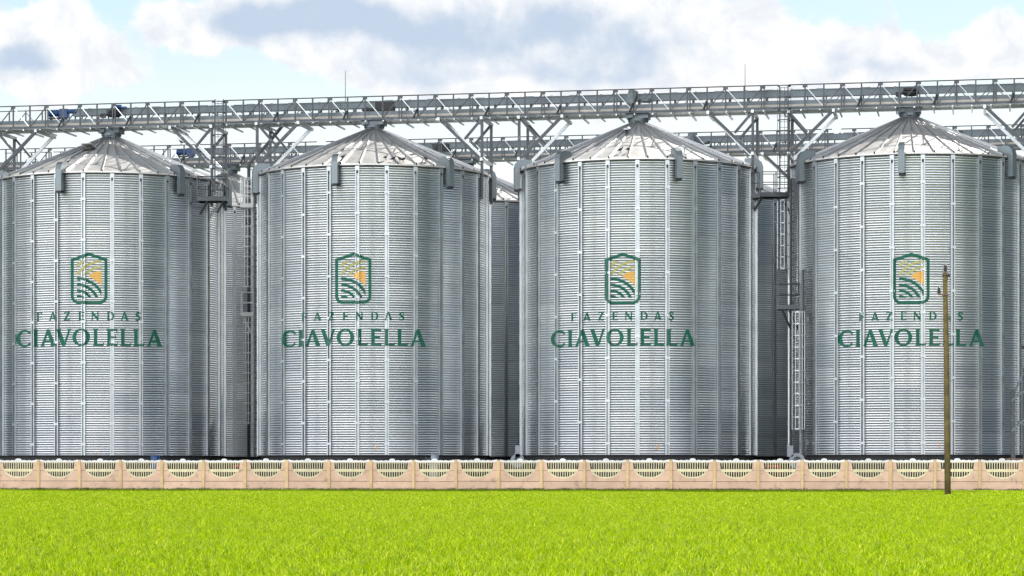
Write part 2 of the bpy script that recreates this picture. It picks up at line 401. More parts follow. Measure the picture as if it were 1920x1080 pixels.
GL = {
 'I': ([(0, 0), (.34, 0), (.29, .06), (.275, .15), (.275, .85), (.29, .94), (.34, 1)]+stemL, []),
 'L': ([(0, 0), (.655, 0), (.69, .23), (.63, .15), (.5, .115), (.275, .11), (.275, .85), (.29, .94), (.34, 1)]+stemL, []),
 'E': ([(0, 0), (.68, 0), (.71, .21), (.65, .14), (.5, .115), (.275, .11), (.275, .455), (.5, .455), (.57, .43), (.6, .37), (.6, .63), (.57, .58), (.5, .56), (.275, .56), (.275, .89), (.5, .885), (.61, .865), (.66, .8), (.68, 1)]+stemL, []),
 'F': ([(0, 0), (.34, 0), (.29, .06), (.275, .15), (.275, .43), (.5, .43), (.57, .40), (.6, .34), (.6, .61), (.57, .56), (.5, .54), (.275, .54), (.275, .89), (.5, .885), (.61, .865), (.66, .8), (.68, 1)]+stemL, []),
 'A': ([(0, 0), (.27, 0), (.225, .05), (.235, .12), (.275, .24), (.60, .24), (.645, .12), (.65, .05), (.61, 0), (.97, 0), (.92, .06), (.57, .98), (.57, 1), (.40, 1), (.08, .1), (.04, .04)], [[(.315, .34), (.565, .34), (.445, .70)]]),
 'V': ([(0, 1), (.05, .94), (.37, .0), (.57, .0), (.88, .92), (.96, 1), (.69, 1), (.745, .95), (.74, .88), (.535, .27), (.30, .88), (.29, .95), (.34, 1)], []),
 'O': (ell(.535, .5, .535, .52, 0, 350, 35), [ell(.535, .5, .30, .415, 0, 350, 35)]),
 'C': (ell(.53, .5, .53, .52, 42, 318, 30)+[(.88, .18), (.86, .28), (.80, .22)]+ell(.56, .5, .31, .41, 310, 50, 26)+[(.80, .78), (.86, .72)], []),
 'Z': ([(0, 0), (.7, 0), (.74, .22), (.66, .13), (.28, .11), (.72, .95), (.72, 1), (.05, 1), (.02, .80), (.1, .87), (.43, .89), (0, .06)], []),
 'N': ([(0, 0), (.24, 0), (.19, .08), (.18, .64), (.70, -.02), (.85, -.02), (.85, .9), (.9, 1), (.64, 1), (.70, .9), (.70, .36), (.22, 1), (0, 1), (.05, .93), (.05, .08)], []),
 'D': ([(0, 0), (.38, 0)]+ell(.38, .5, .50, .5, -80, 80, 16)+[(.38, 1), (0, 1), (.05, .94), (.065, .85), (.065, .15), (.05, .06)], [[(.26, .11), (.36, .11)]+ell(.36, .5, .29, .39, -80, 80, 14)+[(.36, .89), (.26, .89)]]),
 'S': (stroke([(.64, .80), (.50, .92), (.32, .92), (.19, .82), (.17, .68), (.30, .56), (.48, .44), (.56, .30), (.52, .14), (.36, .065), (.18, .08), (.05, .20)], lambda s_: .13+.10*math.sin(math.pi*s_)), []),
 '7': (stroke([(.0, .95), (.3, .95), (.6, .95), (.42, .5), (.25, 0)], .13), []),
 '5': (stroke([(.6, .95), (.15, .95), (.1, .55), (.4, .6), (.6, .35), (.4, .05), (.05, .08)], .13), []),
 '3': (stroke([(.05, .92), (.4, .97), (.55, .75), (.3, .55), (.58, .35), (.4, .04), (.02, .08)], .13), []),
 '1': (stroke([(.05, .7), (.25, .95), (.3, .95), (.3, .5), (.3, 0)], .13), []),
}
BIG = [('C', 0, 1), ('I', 1.05, 1), ('A', 1.50, 1), ('V', 2.44, 1), ('O', 3.44, 1), ('L', 4.67, 1), ('E', 5.48, 1), ('L', 6.31, 1), ('L', 7.10, 1), ('A', 7.92, 1)]
SMALL = [('F', 0), ('A', 1.44), ('Z', 3.20), ('E', 4.88), ('N', 6.38), ('D', 8.19), ('A', 9.76), ('S', 11.45)]
def clip(poly, ax, lim, keep):
    out = []
    for i in range(len(poly)):
        a, c = poly[i], poly[(i+1) % len(poly)]
        ia = (a[ax]-lim)*keep >= 0; ic = (c[ax]-lim)*keep >= 0
        if ia: out.append(a)
        if ia != ic:
            k = (lim-a[ax])/(c[ax]-a[ax]); out.append((a[0]+(c[0]-a[0])*k, a[1]+(c[1]-a[1])*k))
    return out
def annulus(cx, cy, ro, ri, a0, a1):
    p = ell(cx, cy, ro, ro, a0, a1, 28)+(ell(cx, cy, ri, ri, a1, a0, 28) if ri > 0 else [(cx, cy)])
    return p
def emblem():
    """in pixels of the zoomed photo, 5.4 per picture pixel, y down; returns lists for green, olive, orange"""
    def shield(i, r):
        return [(391, 73+i*1.12), (575-i, 135+i*.75)]+[(575-i-r+r*math.cos(math.radians(a)), 593-i-r+r*math.sin(math.radians(a))) for a in range(0, 91, 15)]+[(208+i+r-r*math.sin(math.radians(a)), 593-i-r+r*math.cos(math.radians(a))) for a in range(0, 91, 15)]+[(208+i, 135+i*.75)]
    green = [(shield(0, 78), [shield(30, 48)])]
    def c4(p):
        for ax, lim, kp in ((0, 270, 1), (0, 515, -1), (1, 531, -1), (1, 155, 1)): p = clip(p, ax, lim, kp)
        return p
    for ro, ri in ((293, 264), (232, 203), (172, 145), (115, 86)):
        green.append((c4(annulus(270, 615, ro, ri, -92, 0)), []))
    olive = [(clip(c4(annulus(525, 465, ro, ri, 180, 275)), 1, 302, -1), []) for ro, ri in ((378, 347), (318, 290), (257, 230))]
    orange = [([(385, 315), (405, 290), (435, 273), (470, 264), (515, 262), (515, 408), (480, 375), (440, 345)], [])]
    return green, olive, orange

def splices(k):
    z = ZB+(1.57 if k == 0 else .55)
    out = []
    while z < ZE-.43: out.append(z); z += 2.045
    return out
def wrap(name, polys, material, parent, ribs, az, smooth=True):
    """polys: list of (outer, holes) in metres: x to the right of the silo axis as seen by the viewer, y = height above ground.
    Painted on the silo: follows the corrugation and the face of the posts."""
    bm = bmesh.new()
    for outer, holes in polys:
        if len(outer) < 3: continue
        loops = [outer]+holes; flat = [p for l in loops for p in l]
        tris = tessellate_polygon([[Vector((p[0], p[1], 0)) for p in l] for l in loops])
        vs = [bm.verts.new((p[0], 0, p[1])) for p in flat]
        for tr in tris:
            try: bm.faces.new([vs[i] for i in tr])
            except ValueError: pass
    bmesh.ops.dissolve_limit(bm, angle_limit=.001, verts=bm.verts, edges=bm.edges)
    def cut(co_, no):
        g = bm.verts[:]+bm.edges[:]+bm.faces[:]
        bmesh.ops.bisect_plane(bm, geom=g, plane_co=co_, plane_no=no, dist=1e-6)
    xs = [v.co.x for v in bm.verts]; zs = [v.co.z for v in bm.verts]
    hw = math.degrees(.103/SILO_R)
    rib_x = []; R1 = SILO_R+.123
    for ra in ribs:
        if abs(ra) < 62:
            for sg in (-1, 1):
                rib_x.append(R1*math.sin(math.radians(ra+sg*hw)))
                rib_x.append(SILO_R*math.sin(math.radians(ra+sg*(hw+.03))))
                rib_x.append(R1*math.sin(math.radians(ra+sg*(hw+.04))))
    for x in rib_x:
        if min(xs) < x < max(xs): cut((x, 0, 0), (1, 0, 0))
    d = -60.0
    while d < 60:
        x = SILO_R*math.sin(math.radians(d))
        if min(xs) < x < max(xs): cut((x, 0, 0), (1, 0, 0))
        d += STEP/6
    for q in splices(0)+splices(1):
        for e in (-.066, -.061, .061, .066):
            if min(zs) < q+e < max(zs): cut((0, 0, q+e), (0, 0, 1))
    i = int((min(zs)-ZB)/PITCH*SEG)
    while ZB+i*PITCH/SEG < max(zs):
        z = ZB+i*PITCH/SEG
        if z > min(zs): cut((0, 0, z), (0, 0, 1))
        i += 1
    def side(x):
        dg = math.degrees(math.asin(max(-1, min(1, x/R1))))
        for ra in ribs:
            if abs(dg-ra) < hw+1e-3: return 1
            if abs(dg-ra) < hw+.04-1e-3: return 2
        return 0
    kill = [f for f in bm.faces if side(f.calc_center_median().x) == 2]
    bmesh.ops.delete(bm, geom=kill, context='FACES')
    for v in bm.verts:
        x, z = v.co.x, v.co.z
        th = math.asin(x/SILO_R)
        if side(x) == 1:
            dg = math.degrees(math.asin(x/R1)); kk = min(range(len(ribs)), key=lambda j: abs(ribs[j]-dg)) % 2
            r = R1+(.014 if any(abs(z-q) < .0615 for q in splices(kk)) else 0); th = math.asin(x/r)
        else:
            fi = (z-ZB)/PITCH*SEG; i0 = math.floor(fi+1e-6); fr = fi-i0
            r = SILO_R+corr(i0)*(1-fr)+corr(i0+1)*fr+.006
            dg = math.degrees(th)
            for ra in ribs:
                if abs(dg-ra) < hw+.0299:
                    for sg in (-1, 1):
                        e = math.radians(ra+sg*(hw+.03))
                        if abs(e) > .02 and SILO_R-.001 <= x/math.sin(e) <= R1+.004: r = x/math.sin(e); th = e
        a = th+az
        v.co = (r*math.sin(a), -r*math.cos(a), z)
    me = bpy.data.meshes.new(name); 
    for f in bm.faces: f.smooth = False
    bm.to_mesh(me); bm.free(); me.materials.append(material)
    # face the paint outwards
    bm = bmesh.new(); bm.from_mesh(me)
    for f in bm.faces:
        c = f.calc_center_median()
        if f.normal.x*c.x+f.normal.y*c.y < 0: f.normal_flip()
    bm.to_mesh(me); bm.free()
    return link(name, me, parent)

# ------------------------------------------------------------------ silos
def silo(cx, cy, phase, vents, label, group, logo=None, number=None, numpx=None):
    az = -math.atan2(cx, cy)
    S = thing('grain_silo', label, 'silo', (cx, cy, 0), group)
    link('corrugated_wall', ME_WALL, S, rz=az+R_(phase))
    link('foundation', ME_FOUND, S)
    rf = link('conical_roof', ME_ROOF, S, rz=az+R_(phase*.3))
    link('roof_collar', ME_COLLAR, rf, rz=-(az+R_(phase*.3)))
    link('inlet_hopper', ME_HOPPER, S, rz=-A)
    for k in range(NR):
        link('wall_post', ME_RIB[k % 2], S, rz=az+R_(phase+k*STEP))
    for v in vents:
        vo = link('roof_vent', ME_VENT, S, rz=az+R_(v)); link('vent_outlet', ME_VENTB, vo)
    ribs = [((phase+k*STEP+180) % 360)-180 for k in range(NR)]
    if logo is not None:
        D = cy-SILO_R
        m = D/F                                   # metres per picture pixel on the near wall
        def X(px): return (px-logo)*m+(logo-PX[cx])*m
        def Z(py): return CH+(HZ-py)*m
        g, o, n = emblem()
        def cv(lst): return [([(X(logo+(x-391)/5.4), Z(460+y/5.4)) for x, y in q], [[(X(logo+(x-391)/5.4), Z(460+y/5.4)) for x, y in h] for h in hs]) for q, hs in lst]
        e = wrap('emblem', cv(g), M_GREEN, S, ribs, az)
        wrap('olive_stripes', cv(o), M_OLIVE, e, ribs, az); wrap('orange_sun', cv(n), M_ORANGE, e, ribs, az)
        hb = 31.3; x0 = logo-274/2
        big = [([(X(x0+(ox+x)*30.8), Z(648-y*hb)) for x, y in GL[ch][0]], [[(X(x0+(ox+x)*30.8), Z(648-y*hb)) for x, y in h] for h in GL[ch][1]]) for ch, ox, _ in BIG]
        ll = bpy.data.objects.new('large_lettering', None); COL.objects.link(ll); ll.parent = S; ll.empty_display_size = .2
        for q in big: wrap('letter', [q], M_GREEN, ll, ribs, az)
        hs_ = 16.0; x0 = logo-98
        sm = [([(X(x0+(ox+x)*hs_), Z(600.4-y*hs_)) for x, y in GL[ch][0]], [[(X(x0+(ox+x)*hs_), Z(600.4-y*hs_)) for x, y in h] for h in GL[ch][1]]) for ch, ox in SMALL]
        ll = bpy.data.objects.new('small_lettering', None); COL.objects.link(ll); ll.parent = S; ll.empty_display_size = .2
        for q in sm: wrap('letter', [q], M_GREEN, ll, ribs, az)
        nx, ny, nh = numpx
        wrap('painted_number', [([(X(nx-3+x*nh), Z(ny+nh/2-y*nh)) for x, y in GL[number][0]], [])], M_NUM, S, ribs, az)
    return S
PX = {x: 960+F*x/y for x, y in FR}
VENTS = [[-84, -24.7, 34.4, 94, 154, 214], [-77, -18, 37.3, 96, 156, 216], [-79, -38.5, 18.4, 78, 138, 198], [-58, -3.5, 51.6, 110, 170, 230]]
LOGO = [167.5, 662.3, 1167.5, 1708.5]
NUM = [('7', (181, 850, 8)), ('5', (703, 838, 11)), ('3', (1231, 838, 11)), ('1', (1761, 835, 11))]
LAB = ['leftmost front grain silo, green farm logo, orange 7 near its foot',
       'front grain silo with orange 5 near its foot and dark birds on its roof',
       'front grain silo with orange 3 near its foot and mushroom vent on its roof',
       'front grain silo with green logo, standing behind the wooden pole']
for i in range(4):
    silo(*FR[i], PHASE[i], VENTS[i], LAB[i], 'front row of grain silos', LOGO[i], NUM[i][0], NUM[i][1])
RLAB = ['plain rear silo seen in the narrow gap right of the leftmost front silo',
        'plain rear silo seen in the gap between the two middle front silos',
        'plain rear silo seen below the bridge platform left of the rightmost front silo',
        'plain rear silo hidden almost wholly behind the rightmost front silo']
REAR = []
for i, (x, y) in enumerate(FR):
    p = Vector((x, y, 0))+NV*17.1+U*1.15; REAR.append((p.x, p.y))
    silo(p.x, p.y, [3, -5, 2, 6][i], [-60, -5, 62, 120, 180, 240] if i else [-50, 10, 70, 130, 190, 250], RLAB[i], 'rear row of grain silos')

# roof hatch and mushroom vent
def on_roof(i, px, r):
    cx, cy = FR[i]; x = (px-PX[cx])*(cy-r)/F; a = math.asin(max(-1, min(1, x/r)))
    az = -math.atan2(cx, cy); return Vector((cx+r*math.sin(a+az), cy-r*math.cos(a+az), roof_z(r)+.02)), a+az
p, a = on_roof(0, 167, 2.6)
h = thing('roof_hatch', 'open square inspection hatch on the left side of the leftmost roof', 'hatch', p, rz=a)
b = MB(); b.box((0, 0, .06), (.5, .5, .12)); b.build('hatch_frame', M_DARK, h)
b = MB(); b.box((0, -.1, .24), (.56, .56, .03), M=Matrix.Rotation(R_(-14), 3, 'X')); b.build('hatch_lid', M_ROOF, h)
p, a = on_roof(2, 1175, 2.3)
h = thing('mushroom_vent', 'small round capped vent pipe on the roof above silo number 3', 'vent', p, rz=a)
b = MB(); b.lathe([(.07, -.05), (.07, .24), (0, .24)], 16); b.build('vent_pipe', M_DARK, h, True)
b = MB(); b.lathe([(.20, .20), (.21, .25), (.14, .33), (0, .36)], 20); b.lathe([(.2, .2), (0, .24)], 20); b.build('vent_cap', M_RIB, h, True)

# ------------------------------------------------------------------ conveyor galleries
def gallery(base, label, t0, t1, sections, trough, boxes, motors, z0=18.72, hgt=1.19, group='conveyor galleries'):
    H = .875
    g = thing('conveyor_gallery', label, 'conveyor', base+U*((t0+t1)/2)+Vector((0, 0, z0)), group, rz=-A)
    off = (t0+t1)/2
    def L(tt, nn, z): return Vector((tt-off, nn, z-z0))
    PT = .9185
    def bx(mb, ta, tb, n0, z, dn, dz): mb.box(L((ta+tb)/2, n0, z), (tb-ta, dn, dz))
    zt = z0+hgt
    b = MB()                     # lower chords + deck
    bx(b, t0, t1, -H, z0+.04, .08, .09); b.cur = 1; bx(b, t0, t1, H, z0+.04, .08, .09)
    b.build('bottom_chords', [M_STEEL, M_RIB], g)
    b = MB(); bx(b, t0, t1, .45, z0+.10, .75, .03); b.build('walkway_deck', M_RIB, g)
    b = MB(); bx(b, t0, t1, -.3, z0+.31, .42, .34); bx(b, t0, t1, -.3, z0+.155, .50, .03)
    tt = t0+1.4
    while tt < t1: b.box(L(tt, -.3, z0+.31), (.05, .47, .325)); tt += 2.76
    b.cur = 1; bx(b, t0, t1, -.53, z0+.215, .02, .13)
    b.build('lower_trough', [M_STEEL2, M_LIP], g)
    ta, tb = trough
    b = MB(); bx(b, ta, tb, .05, z0+.865, .40, .31); bx(b, ta, tb, .05, z0+1.015, .46, .025)
    tt = ta+.6
    while tt < tb: b.box(L(tt, .05, z0+.865), (.05, .45, .29)); tt += 2.3
    tt = ta+.9; k = 0
    while tt < tb:
        b.box(L(tt, .05, z0+1.06), (.42 if k % 2 else .12, .3, .075)); tt += 1.12+.3*(k % 3 == 0); k += 1
    b.build('upper_trough', M_STEEL2, g)
    lm = MB()
    for nn in (-.12, .2): lm.beam((0, nn, .46), (0, nn, .73), .05)
    lm.tube([(0, -.12, .58), (0, .2, .58)], .04, 8); lmesh = lm.mesh('trough_leg', M_STEEL)
    tt = ta+.4
    while tt < tb: link('trough_leg', lmesh, g, L(tt, 0, z0)); tt += .92
    # far guard rail
    b = MB()
    for (sa, sb, ph) in sections:
        for zz in (zt,): b.tube([L(sa, H, zz), L(sb, H, zz)], .024, 6)
        k = math.ceil((sa-ph)/PT)
        while ph+k*PT <= sb:
            tt = ph+k*PT; b.box(L(tt, H, z0+hgt/2), (.06, .05, hgt-.03))
            if k % 2 == 0 and tt+PT < sb: b.beam(L(tt, H+.02, zt-.08), L(tt+PT, H+.02, z0+.1), .035)
            if k % 2 == 1 and tt+PT < sb: b.beam(L(tt, H+.02, z0+.1), L(tt+PT, H+.02, zt-.08), .035)
            k += 1
    b.build('far_guard_rail', M_STEEL, g)
    mp = MB(); mp.box((0, 0, hgt/2+.03), (.072, .06, hgt-.08)); mpost = mp.mesh('post', M_STEEL)
    mp = MB(); mp.box((-.065, 0, hgt/2+.03), (.06, .06, hgt-.08)); mp.box((.065, 0, hgt/2+.03), (.06, .06, hgt-.08)); mp.box((0, -.034, hgt-.09), (.26, .012, .14)); mdbl = mp.mesh('post', M_STEEL)
    mp = MB(); mp.box((0, 0, hgt/2+.03), (.072, .06, hgt-.08)); mp.box((0, -.034, hgt-.09), (.24, .012, .14)); mgus = mp.mesh('post', M_STEEL)
    mp = MB(); mp.box((0, 0, hgt/2+.03), (.072, .06, hgt-.08)); mp.beam((-.02, -.05, .5), (-.16, -.28, .02), .09, .05); mkick = mp.mesh('post', M_STEEL)
    mp = MB(); mp.beam((.06, -.03, hgt-.14), (PT-.06, -.03, .12), .042, .03); mbr1 = mp.mesh('brace', M_RIB)
    mp = MB(); mp.beam((.06, -.03, .12), (PT-.06, -.03, hgt-.14), .055, .045); mbr2 = mp.mesh('brace', M_STEEL)
    for (sa, sb, ph) in sections:
        b = MB(); b.tube([L(sa, -H, zt), L(sb, -H, zt)], .028, 8)
        r = b.build('guard_rail', M_STEEL, g)
        k = math.ceil((sa-ph)/PT-.02)
        while ph+k*PT <= sb+.02:
            tt = ph+k*PT; me = mdbl if k % 4 == 0 else mgus if k % 4 == 2 else mkick if (k % 4 == 1) else mpost
            link('post', me, r, L(tt, -H, z0))
            if tt+PT <= sb+.02: link('brace', mbr1 if k % 2 == 0 else mbr2, r, L(tt, -H, z0))
            k += 1
    # cross beams below the deck
    cb = [MB(), MB()]
    cb[0].beam((0, -H-.1, 0), (0, H+1.05, 0), .07, .08); cb[1].beam((0, -H-.1, 0), (0, H+.55, 0), .07, .06)
    cm = [cb[0].mesh('cross_beam', M_RIB), cb[1].mesh('cross_beam', M_RIB)]
    ph = sections[1][2]; k = math.ceil((t0-ph)/PT)
    while ph+k*PT < t1:
        link('cross_beam', cm[k % 2], g, L(ph+k*PT+.05, 0, z0-.07)); k += 1
    for (tt, kind) in boxes:
        b = MB(); o = L(tt, 0, z0)
        if kind == 'dark': b.box(o+Vector((.25, -.05, .78)), (.95, .5, .42)); b.box(o+Vector((-.55, -.25, .60)), (.7, .3, .12)); b.box(o+Vector((-.7, -.2, .68)), (.2, .2, .1)); m_ = M_DARK
        elif kind == 'tilt': b.box(o+Vector((-.1, -.25, .86)), (.42, .6, .72), M=Matrix.Rotation(R_(14), 3, 'Y')); b.lathe([(0, 0), (.36, .02), (.36, .14), (0, .16)], 20, tuple(o+Vector((.62, -.25, .60)))); m_ = M_STEEL2
        else: b.lathe([(0, 0), (.3, .02), (.42, .12), (.42, .2), (0, .24)], 20, tuple(o+Vector((.1, -.3, .56)))); b.box(o+Vector((-.5, -.3, .66)), (.25, .25, .2)); b.box(o+Vector((.1, -.3, .9)), (.7, .3, .12)); m_ = M_DARK
        b.build('slide_gate', m_, g)
    for (tt, kind) in motors:
        o = L(tt, 0, z0); b = MB()
        b.tube([o+Vector((-.55, -.1, .88)), o+Vector((.1, -.1, .88))], .17, 14); b.box(o+Vector((.3, -.1, .85)), (.42, .42, .46)); b.tube([o+Vector((.4, -.15, .95)), o+Vector((.95, -.15, .95))], .12, 12)
        for q in (-.5, -.35, -.2, -.05): b.tube([o+Vector((q-.02, -.1, .88)), o+Vector((q+.02, -.1, .88))], .19, 14)
        mo = b.build('drive_motor', M_BLUE, g)
        b = MB(); b.box(o+Vector((-.25, -.1, .62)), (.6, .35, .06)); b.beam(o+Vector((-.45, -.1, .5)), o+Vector((-.45, -.1, .7)), .12); b.beam(o+Vector((.3, -.1, .5)), o+Vector((.3, -.1, .64)), .25); b.build('motor_bracket', M_STEEL, mo)
    return g
g1 = t_of
S1 = [(-38, g1(404, -.875), g1(87.5, -.875)), (g1(419.5, -.875), g1(1460, -.875), g1(1154, -.875)), (g1(1478, -.875), 25, g1(1580, -.875))]
gallery(P0, 'long grey conveyor gallery running over the tips of the front silos', -38, 25, S1, (g1(138, 0), 25),
        [(g1(714, 0), 'dark'), (g1(1190, 0), 'tilt'), (g1(1704, 0), 'round'), (g1(214, 0), 'round')], [(g1(112, 0), 0)])
P1 = P0+NV*17.1+U*1.15
def g2(px, n): return t_of(px, n, P1)
S2 = [(-42, g2(594, -.875), g2(317, -.875)), (g2(611, -.875), g2(1560, -.875), g2(1062, -.875)), (g2(1577, -.875), 27, g2(1790, -.875))]
gallery(P1, 'farther and lower looking conveyor gallery running behind the front silo roofs', -42, 27, S2, (g2(372, 0), 27),
        [(g2(820, 0), 'dark'), (g2(1300, 0), 'tilt'), (g2(1790, 0), 'round')], [(g2(350, 0), 0)])
# blue actuator above the leftmost hopper
o = G(g1(226, 0), -.3, 19.82)
b = MB(); b.tube([o+Vector((-.15, 0, 0)), o+Vector((.15, 0, 0))], .11, 12); b.box(o+Vector((.3, 0, -.04)), (.25, .12, .1))
tag(b.build('small_actuator', M_BLUE), 'small dark blue actuator on the gallery above the leftmost silo tip', 'actuator')

# ------------------------------------------------------------------ gallery supports
def support(c, side, label, group):
    cx, cy = c; base = Vector((cx, cy, 0)); zt = 18.64
    s_ = thing('gallery_support', label, 'support frame', base+U*(5.8*side)+Vector((0, 0, 14.6)), group, rz=-A)
    def L(tt, nn, z): return Vector((tt*side, nn, z-14.6))       # tt<0 towards silo centre
    tops = {}
    for nn in (-1.2, 1.2):
        b = MB(); b.box(L(.05, nn, 16.55), (.13, .11, 4.1)); b.box(L(-.03, nn*.985, 15.2), (.05, .2, 1.1)); b.build('leg', M_STEEL, s_)
        b = MB(); b.beam(L(-2.1, nn, 18.56), L(-.05, nn, 16.55), .12, .15); b.build('long_strut', M_RIB if nn > 0 else M_STEEL, s_)
        b = MB(); b.beam(L(-.02, nn+.05, 18.5), L(-.85, nn+.05, 17.55), .11, .12); b.build('short_strut', M_STEEL, s_)
    for tt, z in ((.05, 18.57), (-2.15, 18.57), (.05, 16.5)):
        b = MB(); b.beam(L(tt, -1.42, z), L(tt, 1.42, z), .13, .15); b.build('cross_member', M_RIB, s_)
    return s_
SN = ['silo nearest the blue motor', 'silo with birds on its eave', 'silo with the mushroom vent', 'silo behind the wooden pole']
for i, c in enumerate(FR):
    support(c, -1, 'strut frame under the front gallery, left side of %s' % SN[i], 'front gallery supports')
    support(c, 1, 'strut frame under the front gallery, right side of %s' % SN[i], 'front gallery supports')
for i, c in enumerate(REAR):
    support(c, -1, 'strut frame under the far gallery, left, behind the %s' % SN[i], 'rear gallery supports')
    support(c, 1, 'strut frame under the far gallery, right, behind the %s' % SN[i], 'rear gallery supports')

# ------------------------------------------------------------------ ladders, platforms, trays, pipes
def ladder(px, Y, y0, y1, w, label, cage=True, hoop=.56, face=-1, depth=.55, hmat=None, rmat=None):
    """caged ladder; y0,y1 picture rows of top and bottom"""
    top = at(px, y0, Y).z; bot = at(px, y1, Y).z; x = at(px, 0, Y).x
    l = thing('access_ladder', label, 'ladder', (x, Y, bot), 'access ladders')
    H = top-bot
    for sx in (-1, 1):
        b = MB(); b.box((sx*w/2, 0, H/2), (.05, .045, H)); b.build('side_rail', rmat or M_STEEL, l)
    b = MB(); z = .15; b.tube([(-w/2, 0, 0), (w/2, 0, 0)], .014, 6); rm = b.mesh('rung', M_RIB)
    while z < H: link('rung', rm, l, (0, 0, z)); z += .28
    if cage:
        hp = [(w/2+.02, 0), (w/2+.12, face*depth*.45), (w/2-.02, face*depth*.85), (0, face*depth), (-w/2+.02, face*depth*.85), (-w/2-.12, face*depth*.45), (-w/2-.02, 0)]
        hb = MB()
        for (xa, ya), (xb, yb) in zip(hp[:-1], hp[1:]): hb.beam((xa, ya, 0), (xb, yb, 0), .012, .05)
        hm = hb.mesh('cage_hoop', hmat or M_RIB); z = .2
        cg = MB()
        for (xa, ya) in hp[1:-1]: cg.box((xa, ya, H/2), (.04 if rmat else .024, .012, H-.3))
        c = cg.build('cage_straps', hmat or M_RIB, l)
        while z < H: link('cage_hoop', hm, c, (0, 0, z)); z += hoop
    return l
def platform(xa, xb, Y, yd, label, rail=1.08, depth=.9, braces=(), side_l=True, side_r=True, yaw=0, pm_=None):
    ms = pm_ or M_STEEL
    z = at(xa, yd, Y).z; x0 = at(xa, 0, Y).x; x1 = at(xb, 0, Y).x; w = x1-x0
    p = thing('service_platform', label, 'platform', ((x0+x1)/2, Y, z), 'service platforms', rz=R_(yaw))
    b = MB(); b.box((0, depth/2, 0), (w, depth, .04)); b.box((0, -.02, -.04), (w+.04, .04, .22)); b.box((0, depth+.02, -.04), (w+.04, .04, .22))
    for sx in (-1, 1): b.box((sx*(w/2+.0), depth/2, -.04), (.04, depth-.01, .215))
    b.build('deck', ms, p)
    r = MB()
    for zz in (rail, rail*.52):
        r.tube([(-w/2, 0, zz), (w/2, 0, zz)], .022, 6); r.tube([(-w/2, depth, zz), (w/2, depth, zz)], .022, 6)
        if side_l: r.tube([(-w/2, 0, zz), (-w/2, depth, zz)], .022, 6)
        if side_r: r.tube([(w/2, 0, zz), (w/2, depth, zz)], .022, 6)
    gr = r.build('guard_rail', ms, p)
    n = max(2, int(round(w/.95))+1); pm = MB(); pm.box((0, 0, rail/2), (.05, .045, rail)); me = pm.mesh('post', ms)
    for i in range(n):
        for yy_ in (0, depth): link('post', me, gr, (-w/2+w*i/(n-1), yy_, 0))
    for (ba, bb, drop) in braces:
        q = MB(); q.beam((at(ba, 0, Y).x-(x0+x1)/2, 0, -.1), (at(bb, 0, Y).x-(x0+x1)/2, .5, -drop), .08, .08); q.build('bracket', ms, p)
    return p
def tray(px, Y, y0, y1, w, label, arms=()):
    top = at(px, y0, Y).z; bot = at(px, y1, Y).z; x = at(px, 0, Y).x; H = top-bot
    l = thing('cable_tray', label, 'cable tray', (x, Y, bot), 'cable trays')
    b = MB()
    for sx in (-1, 1): b.box((sx*w/2, 0, H/2), (.04, .09, H))
    z = .1
    while z < H: b.box((0, 0, z), (w-.04, .03, .045)); z += .3
    b.build('tray_frame', M_STEEL, l)
    b = MB(); b.box((-.03, -.01, H/2), (.07, .035, H)); b.build('cables', M_DARK, l)
    for (ya, dx) in arms:
        q = MB(); z = at(px, ya, Y).z-bot; q.box((dx/2, .1, z), (abs(dx), .1, .22)); q.build('wall_bracket', M_STEEL2, l)
    return l
# beside silo 7 / 5
ladder(411, 129.3, 186, 366, .42, 'caged ladder dropping from the front gallery to the platform at the leftmost silo', depth=.5, hmat=M_STEEL)
platform(370, 424, 129.4, 371, 'small railed platform on the upper right shoulder of the leftmost silo', braces=((391, 373, .75), (421, 405, .7)), depth=1.1)
ladder(466.5, 143.4, 335, 545, .46, 'upper caged ladder on the rear silo, gap beside the leftmost silo', depth=.6, hmat=M_PALE, rmat=M_PALE)
ladder(467.5, 143.0, 590, 800, .40, 'lower caged ladder on the rear silo, gap beside the leftmost silo', depth=.5, hmat=M_PALE, rmat=M_PALE)
platform(451, 478, 142.6, 384, 'upper railed platform on the rear silo right of the leftmost silo', rail=1.5, depth=.8, pm_=M_PALE)
platform(452, 475, 142.6, 588, 'white rest platform halfway up the rear silo right of the leftmost silo', rail=1.2, depth=.6, braces=((455, 472, 1.2),), pm_=M_PALE)
tray(479.5, 130.6, 330, 856, .2, 'vertical cable tray against the left flank of the silo with the 5', ((543, .55), (642, .55), (755, .55)))
b = MB(); b.tube([at(536, 228, 132.5), at(500, 272, 138), at(470, 304, 143), at(466.5, 312, 143.7), at(466.5, 330, 144.1), at(466.5, 858, 144.1)], .095, 14)
tag(b.build('downspout_pipe', M_STEEL2, smooth=True), 'grey round spout pipe slanting down from the front gallery beside the rear ladder', 'pipe')
